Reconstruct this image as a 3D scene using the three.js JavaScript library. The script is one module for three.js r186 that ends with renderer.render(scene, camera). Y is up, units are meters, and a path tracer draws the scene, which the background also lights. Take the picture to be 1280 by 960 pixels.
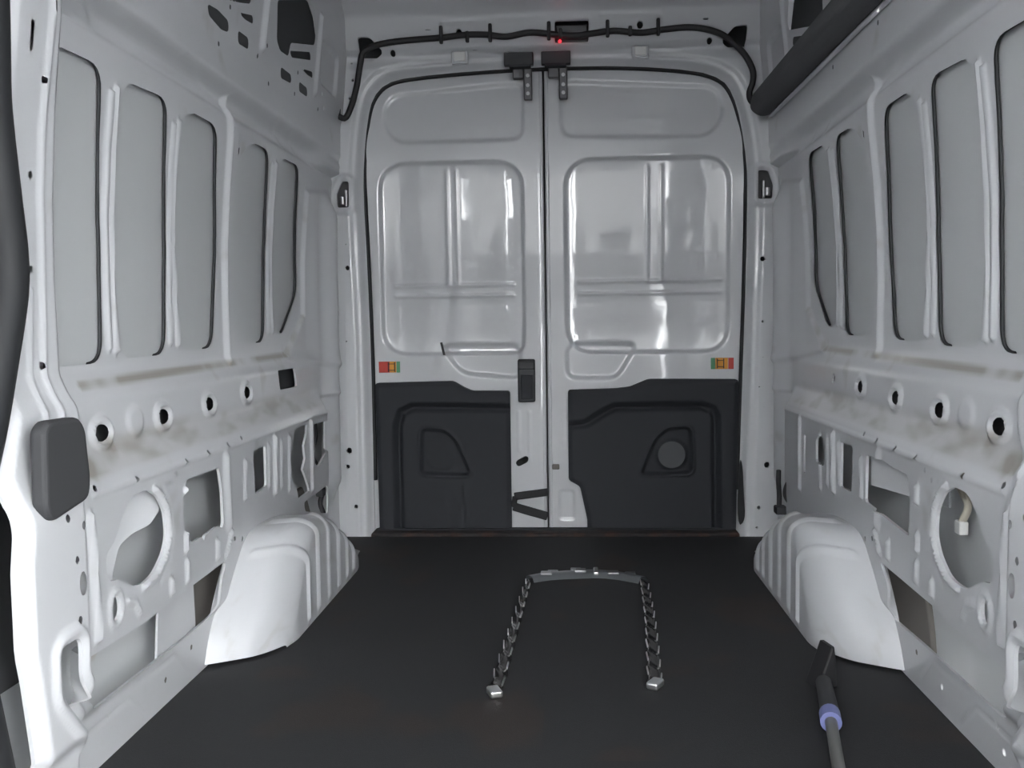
import * as THREE from 'three';
import { RoundedBoxGeometry } from 'three/addons/geometries/RoundedBoxGeometry.js';
import { mergeGeometries } from 'three/addons/utils/BufferGeometryUtils.js';
import { ImprovedNoise } from 'three/addons/math/ImprovedNoise.js';
import { RectAreaLightUniformsLib } from 'three/addons/lights/RectAreaLightUniformsLib.js';

// ---------------------------------------------------------------- camera, sky, exposure
const scene = new THREE.Scene();
const camera = new THREE.PerspectiveCamera(43.56, 1280 / 960, 0.05, 200);
camera.position.set(0.0646, 0.8574, 3.8518);
camera.up.set(0.009936, 0.998085, -0.061059);
camera.lookAt(0.0646 - 0.060416, 0.8574 - 0.060352, 3.8518 - 0.996347);
const renderer = new THREE.WebGLRenderer({ antialias: true });
renderer.toneMapping = THREE.LinearToneMapping;
renderer.toneMappingExposure = 7.2;
renderer.shadowMap.enabled = true;
RectAreaLightUniformsLib.init();
const SKY = 5.2;                     // overcast sky
{
  const w = 64, h = 32, d = new Float32Array(w * h * 4);
  for (let j = 0; j < h; j++) for (let i = 0; i < w; i++) {
    const el = Math.sin(((j + 0.5) / h - 0.5) * Math.PI);
    const l = el > 0 ? 0.75 + 0.5 * el : 0.4, k = 4 * (j * w + i);
    d[k] = l * 0.985; d[k + 1] = l * 1.0; d[k + 2] = l * 1.005; d[k + 3] = 1;
  }
  const t = new THREE.DataTexture(d, w, h, THREE.RGBAFormat, THREE.FloatType);
  t.mapping = THREE.EquirectangularReflectionMapping; t.magFilter = THREE.LinearFilter; t.minFilter = THREE.LinearFilter; t.needsUpdate = true;
  scene.background = t; scene.backgroundIntensity = SKY;
}

// ---------------------------------------------------------------- helpers
const rnd = (s => () => ((s = (s * 16807) % 2147483647) / 2147483647))(20260611);
const noise = new ImprovedNoise();
const nz = (x, y, z = 0.37) => noise.noise(x, y, z);
const fbm = (x, y, z = 0.7) => nz(x, y, z) * 0.55 + nz(x * 2.1, y * 2.1, z + 5) * 0.28 + nz(x * 4.3, y * 4.3, z + 9) * 0.17;
const clamp = (x, a = 0, b = 1) => Math.min(b, Math.max(a, x));
const sm = (a, b, x) => { const t = clamp((x - a) / (b - a)); return t * t * (3 - 2 * t); };
const lerpTab = (X, Y, x) => { if (x <= X[0]) return Y[0]; for (let i = 1; i < X.length; i++) if (x <= X[i]) return Y[i - 1] + (Y[i] - Y[i - 1]) * (x - X[i - 1]) / (X[i] - X[i - 1]); return Y[Y.length - 1]; };
const used = {};
function numbered(n) { const k = used[n] = (used[n] ?? -1) + 1; return k ? n + '_' + String(k).padStart(3, '0') : n; }
function put(geo, name, mat, parent = scene, label) {
  const m = new THREE.Mesh(geo, mat); m.name = numbered(name); m.castShadow = m.receiveShadow = true;
  if (label) m.userData.label = label;
  parent.add(m); return m;
}
function group(name, kind) { const g = new THREE.Group(); g.name = name.match(/_\d$/) || kind ? name : numbered(name); if (kind) g.userData.kind = kind; scene.add(g); return g; }
function thing(name, label, category, pos = [0, 0, 0], grp) {
  const g = new THREE.Group(); g.name = numbered(name); g.position.set(...pos); g.userData = { label, category };
  if (grp) g.userData.group = grp;
  scene.add(g); return g;
}
const box = (w, h, d, x, y, z, r = 0.004) => { const g = new RoundedBoxGeometry(w, h, d, 2, Math.min(r, w / 2.1, h / 2.1, d / 2.1)); g.translate(x, y, z); return g; };
const cyl = (r, h, x, y, z, axis = 'z', n = 20, r2 = r) => { const g = new THREE.CylinderGeometry(r2, r, h, n); if (axis === 'z') g.rotateX(Math.PI / 2); if (axis === 'x') g.rotateZ(Math.PI / 2); g.translate(x, y, z); return g; };
const tube = (pts, r, seg = 60, rad = 10, closed = false) => new THREE.TubeGeometry(new THREE.CatmullRomCurve3(pts.map(p => new THREE.Vector3(...p)), closed, 'centripetal'), seg, r, rad, closed);
const merge = gs => mergeGeometries(gs.map(g => { const q = g.index ? g.toNonIndexed() : g; for (const k of Object.keys(q.attributes)) if (!['position', 'normal', 'uv'].includes(k)) q.deleteAttribute(k); return q; }));

// polygons in a sheet's own (u, v) metres
function smooth(p, n = 2) { for (; n--;) { const q = []; p.forEach((a, i) => { const b = p[(i + 1) % p.length]; q.push([a[0] * .75 + b[0] * .25, a[1] * .75 + b[1] * .25], [a[0] * .25 + b[0] * .75, a[1] * .25 + b[1] * .75]); }); p = q; } return p; }
function rounded(p, r, n = 5) {      // every corner of a polygon rounded off with radius about r
  const q = [];
  p.forEach((b, i) => {
    const a = p[(i + p.length - 1) % p.length], c = p[(i + 1) % p.length];
    const la = Math.hypot(a[0] - b[0], a[1] - b[1]), lc = Math.hypot(c[0] - b[0], c[1] - b[1]), k = Math.min(r, la * 0.48, lc * 0.48);
    const s = [b[0] + (a[0] - b[0]) * k / la, b[1] + (a[1] - b[1]) * k / la], e = [b[0] + (c[0] - b[0]) * k / lc, b[1] + (c[1] - b[1]) * k / lc];
    for (let j = 0; j <= n; j++) { const t = j / n; q.push([(1 - t) ** 2 * s[0] + 2 * t * (1 - t) * b[0] + t * t * e[0], (1 - t) ** 2 * s[1] + 2 * t * (1 - t) * b[1] + t * t * e[1]]); }
  });
  return q;
}
const bareHole = p => { p.bare = true; return p; };      // a cut without a turned edge
const rect = (u0, v0, u1, v1, r) => rounded([[u0, v0], [u1, v0], [u1, v1], [u0, v1]], r);
const oval = (u, v, a, b = a, n = 16) => Array.from({ length: n }, (_, i) => [u + a * Math.cos(i / n * 2 * Math.PI), v + b * Math.sin(i / n * 2 * Math.PI)]);
function bboxOf(p) { let a = 1e9, b = 1e9, c = -1e9, d = -1e9; for (const [x, y] of p) { a = Math.min(a, x); b = Math.min(b, y); c = Math.max(c, x); d = Math.max(d, y); } return [a, b, c, d]; }
function sdPoly(p, x, y) {           // signed distance, negative inside
  let d = 1e18, s = 1;
  for (let i = 0, j = p.length - 1; i < p.length; j = i++) {
    const ex = p[j][0] - p[i][0], ey = p[j][1] - p[i][1], wx = x - p[i][0], wy = y - p[i][1];
    const t = clamp((wx * ex + wy * ey) / (ex * ex + ey * ey + 1e-18)), bx_ = wx - ex * t, by_ = wy - ey * t;
    d = Math.min(d, bx_ * bx_ + by_ * by_);
    const c1 = y >= p[i][1], c2 = y < p[j][1], c3 = ex * wy > ey * wx;
    if ((c1 && c2 && c3) || (!c1 && !c2 && !c3)) s = -s;
  }
  return s * Math.sqrt(d);
}
function dLine(p, x, y) { let d = 1e18; for (let i = 1; i < p.length; i++) { const ex = p[i][0] - p[i - 1][0], ey = p[i][1] - p[i - 1][1], wx = x - p[i - 1][0], wy = y - p[i - 1][1]; const t = clamp((wx * ex + wy * ey) / (ex * ex + ey * ey + 1e-18)); d = Math.min(d, (wx - ex * t) ** 2 + (wy - ey * t) ** 2); } return Math.sqrt(d); }
// pressed features: each has a box [u0, v0, u1, v1] and a height
const step = (p, height, w = 0.008) => { const b = bboxOf(p); return { b: [b[0] - w, b[1] - w, b[2] + w, b[3] + w], f: (u, v) => height * sm(w, -w, sdPoly(p, u, v)) }; };
const dish = (p, depth) => ({ b: bboxOf(p).map((x, i) => x + (i < 2 ? -.012 : .012)), f: (u, v) => { const d = .008 - sdPoly(p, u, v); return d < 0 ? 0 : depth * (0.68 * sm(0, .014, d) + 0.32 * (1 - (1 - clamp(d / .10)) ** 2)); } });   // a pressed bay with a curved margin
const bead = (p, half, height) => { const b = bboxOf(p); return { b: [b[0] - half, b[1] - half, b[2] + half, b[3] + half], f: (u, v) => { const d = dLine(p, u, v) / half; return d < 1 ? height * (0.5 + 0.5 * Math.cos(Math.PI * d)) : 0; } }; };
const lip = (p, off, half, height) => { const b = bboxOf(p), m = off + half; return { b: [b[0] - m, b[1] - m, b[2] + m, b[3] + m], f: (u, v) => { const d = Math.abs(sdPoly(p, u, v) - off) / half; return d < 1 ? height * (0.5 + 0.5 * Math.cos(Math.PI * d)) : 0; } }; };
const free = f => ({ b: [-1e9, -1e9, 1e9, 1e9], f });

// A pressed sheet of metal or plastic: a fine grid over (u, v), holes cut cleanly, a turned edge along every cut.
function sheet({ u0, u1, v0, v1, du, dv = du, pos, feats = [], holes = [], keep, rim = 0.004, rimDir, part = () => 0, tint }) {
  const nu = Math.round((u1 - u0) / du), nv = Math.round((v1 - v0) / dv), W = nu + 1;
  const hs = holes.map(p => ({ p, b: bboxOf(p), bare: p.bare })), M = 4 * Math.max(du, dv);
  const H = (u, v) => { let h = 0; for (const f of feats) { const b = f.b; if (u >= b[0] && u <= b[2] && v >= b[1] && v <= b[3]) h += f.f(u, v); } return h; };
  const S = (u, v) => { let s = keep ? -sdPoly(keep, u, v) : 1; for (const { p, b } of hs) if (u > b[0] - M && u < b[2] + M && v > b[1] - M && v < b[3] + M) s = Math.min(s, sdPoly(p, u, v)); return s; };
  const P = [], UV = [], C = [], F = [];
  const add = (u, v) => { P.push(...pos(u, v, H(u, v))); UV.push(u, v); if (tint) C.push(...tint(u, v)); return UV.length / 2 - 1; };
  for (let j = 0; j <= nv; j++) for (let i = 0; i <= nu; i++) { const u = u0 + (u1 - u0) * i / nu, v = v0 + (v1 - v0) * j / nv; add(u, v); F.push(S(u, v)); }
  const cut = new Map(), tris = [], edges = [];
  const mid = (a, b) => { const k = a < b ? a * 1e7 + b : b * 1e7 + a; let m = cut.get(k); if (m === undefined) { const t = F[a] / (F[a] - F[b]); m = add(UV[2 * a] + (UV[2 * b] - UV[2 * a]) * t, UV[2 * a + 1] + (UV[2 * b + 1] - UV[2 * a + 1]) * t); cut.set(k, m); } return m; };
  const tri = (a, b, c) => {
    const v = [a, b, c], inn = v.filter(k => F[k] > 0).length;
    if (inn === 3) { tris.push(a, b, c); return; }
    if (inn === 0) return;
    for (let r = 0; r < 3; r++) {
      const [p, q, s] = [v[r], v[(r + 1) % 3], v[(r + 2) % 3]];
      if (inn === 1 && F[p] > 0) { const m = mid(p, q), n = mid(p, s); tris.push(p, m, n); edges.push([m, n]); return; }
      if (inn === 2 && F[p] <= 0) { const m = mid(p, q), n = mid(p, s); tris.push(m, q, s, m, s, n); edges.push([n, m]); return; }
    }
  };
  for (let j = 0; j < nv; j++) for (let i = 0; i < nu; i++) { const a = j * W + i, b = a + 1, c = a + W, d = c + 1; if ((i + j) & 1) { tri(a, b, d); tri(a, d, c); } else { tri(a, b, c); tri(b, d, c); } }
  const base = new THREE.BufferGeometry();
  base.setAttribute('position', new THREE.Float32BufferAttribute(P, 3)); base.setIndex(tris); base.computeVertexNormals();
  const N = base.attributes.normal.array, out = [];
  const bucket = k => out[k] ??= { p: [], n: [], uv: [], c: [], ix: [], map: new Map() };
  const vert = (o, a) => { let m = o.map.get(a); if (m === undefined) { m = o.p.length / 3; o.map.set(a, m); o.p.push(P[3 * a], P[3 * a + 1], P[3 * a + 2]); o.n.push(N[3 * a], N[3 * a + 1], N[3 * a + 2]); o.uv.push(UV[2 * a], UV[2 * a + 1]); if (tint) o.c.push(C[3 * a], C[3 * a + 1], C[3 * a + 2]); } return m; };
  for (let t = 0; t < tris.length; t += 3) {
    const [a, b, c] = [tris[t], tris[t + 1], tris[t + 2]];
    const o = bucket(part((UV[2 * a] + UV[2 * b] + UV[2 * c]) / 3, (UV[2 * a + 1] + UV[2 * b + 1] + UV[2 * c + 1]) / 3));
    o.ix.push(vert(o, a), vert(o, b), vert(o, c));
  }
  const bare = (u, v) => { let m = keep ? Math.abs(sdPoly(keep, u, v)) : 1, f = false; for (const { p, b, bare: r } of hs) if (u > b[0] - M && u < b[2] + M && v > b[1] - M && v < b[3] + M) { const d = Math.abs(sdPoly(p, u, v)); if (d < m) { m = d; f = r; } } return f; };
  if (rim && rimDir) for (const [a, b] of edges) {
    if (bare(UV[2 * a], UV[2 * a + 1])) continue;
    const o = bucket(part((UV[2 * a] + UV[2 * b]) / 2, (UV[2 * a + 1] + UV[2 * b + 1]) / 2)), k = o.p.length / 3;
    const A = P.slice(3 * a, 3 * a + 3), B = P.slice(3 * b, 3 * b + 3), e = B.map((x, i) => x - A[i]);
    const r = rimDir.map(x => x * rim), n = new THREE.Vector3(e[1] * r[2] - e[2] * r[1], e[2] * r[0] - e[0] * r[2], e[0] * r[1] - e[1] * r[0]).normalize().toArray();
    for (const [q, w, id] of [[A, 0, a], [B, 0, b], [B, 1, b], [A, 1, a]]) { o.p.push(q[0] + r[0] * w, q[1] + r[1] * w, q[2] + r[2] * w); o.n.push(...n); o.uv.push(UV[2 * id], UV[2 * id + 1] + w * rim); if (tint) o.c.push(C[3 * id], C[3 * id + 1], C[3 * id + 2]); }
    o.ix.push(k, k + 1, k + 2, k, k + 2, k + 3);
  }
  return out.map(o => {
    const g = new THREE.BufferGeometry();
    g.setAttribute('position', new THREE.Float32BufferAttribute(o.p, 3)); g.setAttribute('normal', new THREE.Float32BufferAttribute(o.n, 3)); g.setAttribute('uv', new THREE.Float32BufferAttribute(o.uv, 2));
    if (tint) g.setAttribute('color', new THREE.Float32BufferAttribute(o.c, 3));
    g.setIndex(o.ix); return g;
  });
}
function slab(poly, depth, bevel = 0.004) {   // a plate with rounded edges in the x-y plane, front at z = 0
  const s = new THREE.Shape(poly.map(p => new THREE.Vector2(...p)));
  const g = new THREE.ExtrudeGeometry(s, { depth: Math.max(depth - 2 * bevel, 0.0005), bevelEnabled: bevel > 0, bevelThickness: bevel, bevelSize: bevel, bevelOffset: -bevel, bevelSegments: 3, curveSegments: 6 });
  g.translate(0, 0, -depth + bevel); return g;
}

// ---------------------------------------------------------------- materials
const tex = (n, f, srgb, rep) => {
  const d = new Uint8Array(n * n * 4);
  for (let j = 0; j < n; j++) for (let i = 0; i < n; i++) { const c = f(i / n, j / n), k = 4 * (j * n + i); d[k] = c[0]; d[k + 1] = c[1]; d[k + 2] = c[2]; d[k + 3] = 255; }
  const t = new THREE.DataTexture(d, n, n); t.wrapS = t.wrapT = THREE.RepeatWrapping; t.magFilter = THREE.LinearFilter; t.minFilter = THREE.LinearMipmapLinearFilter; t.generateMipmaps = true;
  if (srgb) t.colorSpace = THREE.SRGBColorSpace; if (rep) t.repeat.set(...rep); t.needsUpdate = true; return t;
};
const peel = tex(256, (x, y) => { const v = 128 + 90 * nz(x * 40, y * 40) + 30 * nz(x * 90, y * 90); return [v, v, v]; }, false, [6, 6]);
const std = o => new THREE.MeshStandardMaterial({ side: THREE.DoubleSide, ...o });
const phys = o => new THREE.MeshPhysicalMaterial({ side: THREE.DoubleSide, ...o });
const rgb = (r, g, b) => new THREE.Color().setRGB(r, g, b);
const M = {
  wall: phys({ color: rgb(0.505, 0.515, 0.535), roughness: 0.42, clearcoat: 0.5, clearcoatRoughness: 0.14, vertexColors: true, bumpMap: peel, bumpScale: 0.00015 }),
  paint: phys({ color: rgb(0.505, 0.515, 0.535), roughness: 0.4, clearcoat: 0.5, clearcoatRoughness: 0.12 }),
  gloss: phys({ color: rgb(0.505, 0.515, 0.535), roughness: 0.35, clearcoat: 1, clearcoatRoughness: 0.04, bumpMap: peel, bumpScale: 0.00008 }),
  skin: std({ color: rgb(0.46, 0.475, 0.485), roughness: 0.5, vertexColors: true }),
  primer_shade: std({ color: rgb(0.06, 0.063, 0.066), roughness: 0.7 }),  // grey primer, darkened to put cavity shade into its colour
  liner: std({ color: rgb(0.13, 0.12, 0.11), roughness: 0.9 }),
  black: std({ color: rgb(0.022, 0.024, 0.028), roughness: 0.55 }),
  trim: std({ color: rgb(0.017, 0.019, 0.024), roughness: 0.75 }),
  rubber: std({ color: rgb(0.010, 0.011, 0.013), roughness: 0.7 }),
  foam: std({ color: rgb(0.075, 0.077, 0.082), roughness: 0.85 }),
  tape: std({ color: rgb(0.013, 0.013, 0.015), roughness: 0.6 }),
  pad: std({ color: rgb(0.034, 0.035, 0.038), roughness: 0.75 }),
  steel: std({ color: rgb(0.35, 0.35, 0.36), roughness: 0.35, metalness: 1 }),
  dark_steel: std({ color: rgb(0.10, 0.10, 0.105), roughness: 0.4, metalness: 0.8 }),
  chrome: std({ color: rgb(0.13, 0.125, 0.12), roughness: 0.2, metalness: 1 }),
  bright: std({ color: rgb(0.86, 0.86, 0.86), roughness: 0.3, metalness: 1 }),
  satin: std({ color: rgb(0.20, 0.21, 0.22), roughness: 0.35, metalness: 0.7 }),
  clip: std({ color: rgb(0.62, 0.62, 0.61), roughness: 0.5 }),
  red: std({ color: rgb(0.45, 0.03, 0.02), roughness: 0.4 }),
  amber: std({ color: rgb(0.62, 0.26, 0.02), roughness: 0.4 }),
  green: std({ color: rgb(0.05, 0.22, 0.10), roughness: 0.4 }),
  blue: std({ color: rgb(0.16, 0.18, 0.38), roughness: 0.5 }),
  wire: std({ color: rgb(0.45, 0.42, 0.35), roughness: 0.6 }),
  lens: std({ color: rgb(0.5, 0.02, 0.02), roughness: 0.3, emissive: rgb(1, 0.03, 0.05), emissiveIntensity: 0.25 }),
  asphalt: std({ color: rgb(0.26, 0.26, 0.26), roughness: 0.9 }),
  blocker: std({ color: rgb(0.12, 0.12, 0.12), roughness: 0.9 }),
  seat: std({ color: rgb(0.03, 0.03, 0.033), roughness: 0.9 }),
  cab: std({ color: rgb(0.10, 0.10, 0.105), roughness: 0.8 }),
};
M.floor = std({
  color: rgb(1, 1, 1), roughness: 0.72, bumpScale: 0.0006,
  map: tex(1024, (x, y) => { const a = fbm(x * 9, y * 9), g = rnd() - 0.5, s = sm(0.16, 0.34, fbm(x * 5 + 3, y * 5, 4)); const b = 32 + 4 * a + 4 * g; return [b + 9 * s, b + 1 + 3 * s, b + 3 - s]; }, true, [0.5, 0.5]),
  bumpMap: tex(512, () => { const v = 255 * rnd(); return [v, v, v]; }, false, [3, 3]),
});
M.rust = std({ color: rgb(1, 1, 1), roughness: 0.85, map: tex(256, (x, y) => { const a = sm(-0.1, 0.35, fbm(x * 8, y * 8, 2)); return [36 + 22 * a, 34 + 7 * a, 35 + 1 * a]; }, true, [2, 2]) });

// ---------------------------------------------------------------- the two side walls
// half-width of the body shell against height
const PY = [-0.1, 0, .06, .125, .150, .30, .54, .565, .625, .66, .72, .745, .78, .95, 1.10, 1.25, 1.43, 1.458, 1.475, 1.505, 1.535, 1.648, 1.70, 2.15];
const PX = [.872, .870, .866, .862, .842, .835, .835, .841, .880, .883, .888, .905, .920, .922, .919, .908, .888, .888, .906, .904, .853, .850, .838, .795];
const BX = []; for (let i = 0; i <= 2300; i++) { const y = -0.1 + i * 0.001; let s = 0; for (let k = -6; k <= 6; k++) s += lerpTab(PY, PX, y + k * 0.0015); BX.push(s / 13); }
const bx = y => BX[clamp(Math.round((y + 0.1) * 1000), 0, 2300)];
// window-like openings between the ribs, rear to front (z, y)
const PANELS = [
  [[.405, .985], [.425, 1.18], [.45, 1.434], [.655, 1.428], [.69, 1.36], [.69, 1.15], [.685, .845], [.600, .838]],
  [[.795, .815], [.765, 1.13], [.786, 1.427], [.96, 1.424], [1.062, 1.36], [1.085, 1.12], [1.062, .86], [1.03, .815]],
  [[1.246, .808], [1.195, 1.09], [1.242, 1.413], [1.42, 1.412], [1.465, 1.38], [1.49, 1.08], [1.47, .82], [1.43, .805]],
  [[1.560, .799], [1.535, 1.06], [1.566, 1.411], [1.765, 1.400], [1.80, 1.37], [1.815, 1.04], [1.80, .82], [1.77, .797]],
  [[1.878, .791], [1.866, 1.04], [1.890, 1.402], [2.10, 1.394], [2.10, .790]],
];
const CIRCLE = [[1.880, .522], [1.828, .500], [1.791, .456], [1.786, .400], [1.812, .364], [1.862, .334], [1.912, .328], [1.952, .332], [1.990, .350], [2.018, .366], [2.056, .370], [2.066, .392], [2.066, .426], [2.026, .444], [1.994, .486], [1.946, .520]];
const OVALS = [[1.973, .653], [1.676, .658], [1.387, .664], [1.092, .673]];
const ROOF_HOLES = [
  [[1.428, 1.678], [1.356, 1.686], [1.278, 1.682], [1.262, 1.656], [1.314, 1.648], [1.408, 1.656]],
  [[1.210, 1.726], [1.092, 1.754], [1.084, 1.732], [1.150, 1.724]], [[1.202, 1.680], [1.116, 1.684], [1.100, 1.656], [1.184, 1.650]],
  [[1.304, 1.728], [1.112, 1.800], [1.118, 1.778], [1.194, 1.756]],
  [[.880, 1.866], [.586, 1.964], [.496, 1.968], [.438, 1.888], [.446, 1.854], [.720, 1.784], [.738, 1.736], [.824, 1.730], [.862, 1.750]],
  [[.724, 1.758], [.492, 1.818], [.476, 1.794], [.702, 1.742]], [[.804, 1.686], [.692, 1.690], [.672, 1.666], [.784, 1.656]],
  [[.586, 1.738], [.448, 1.762], [.438, 1.742], [.506, 1.736]], [[.596, 1.692], [.496, 1.694], [.474, 1.668], [.576, 1.664]],
  [[1.80, 1.74], [1.45, 1.84], [1.45, 1.92], [1.80, 1.92]], [[2.10, 1.70], [1.92, 1.70], [1.90, 1.78], [2.10, 1.76]],
];
const SLOT = { left: [[2.165, .250], [1.9, .242], [1.690, .250], [1.420, .256], [1.452, .210], [1.470, .128], [1.640, .122], [2.10, .132], [2.165, .184]], right: [[2.165, .230], [1.854, .232], [1.788, .244], [1.414, .254], [1.472, .205], [1.456, .140], [1.452, .116], [1.676, .120], [2.022, .116], [2.066, .118]] };
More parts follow.
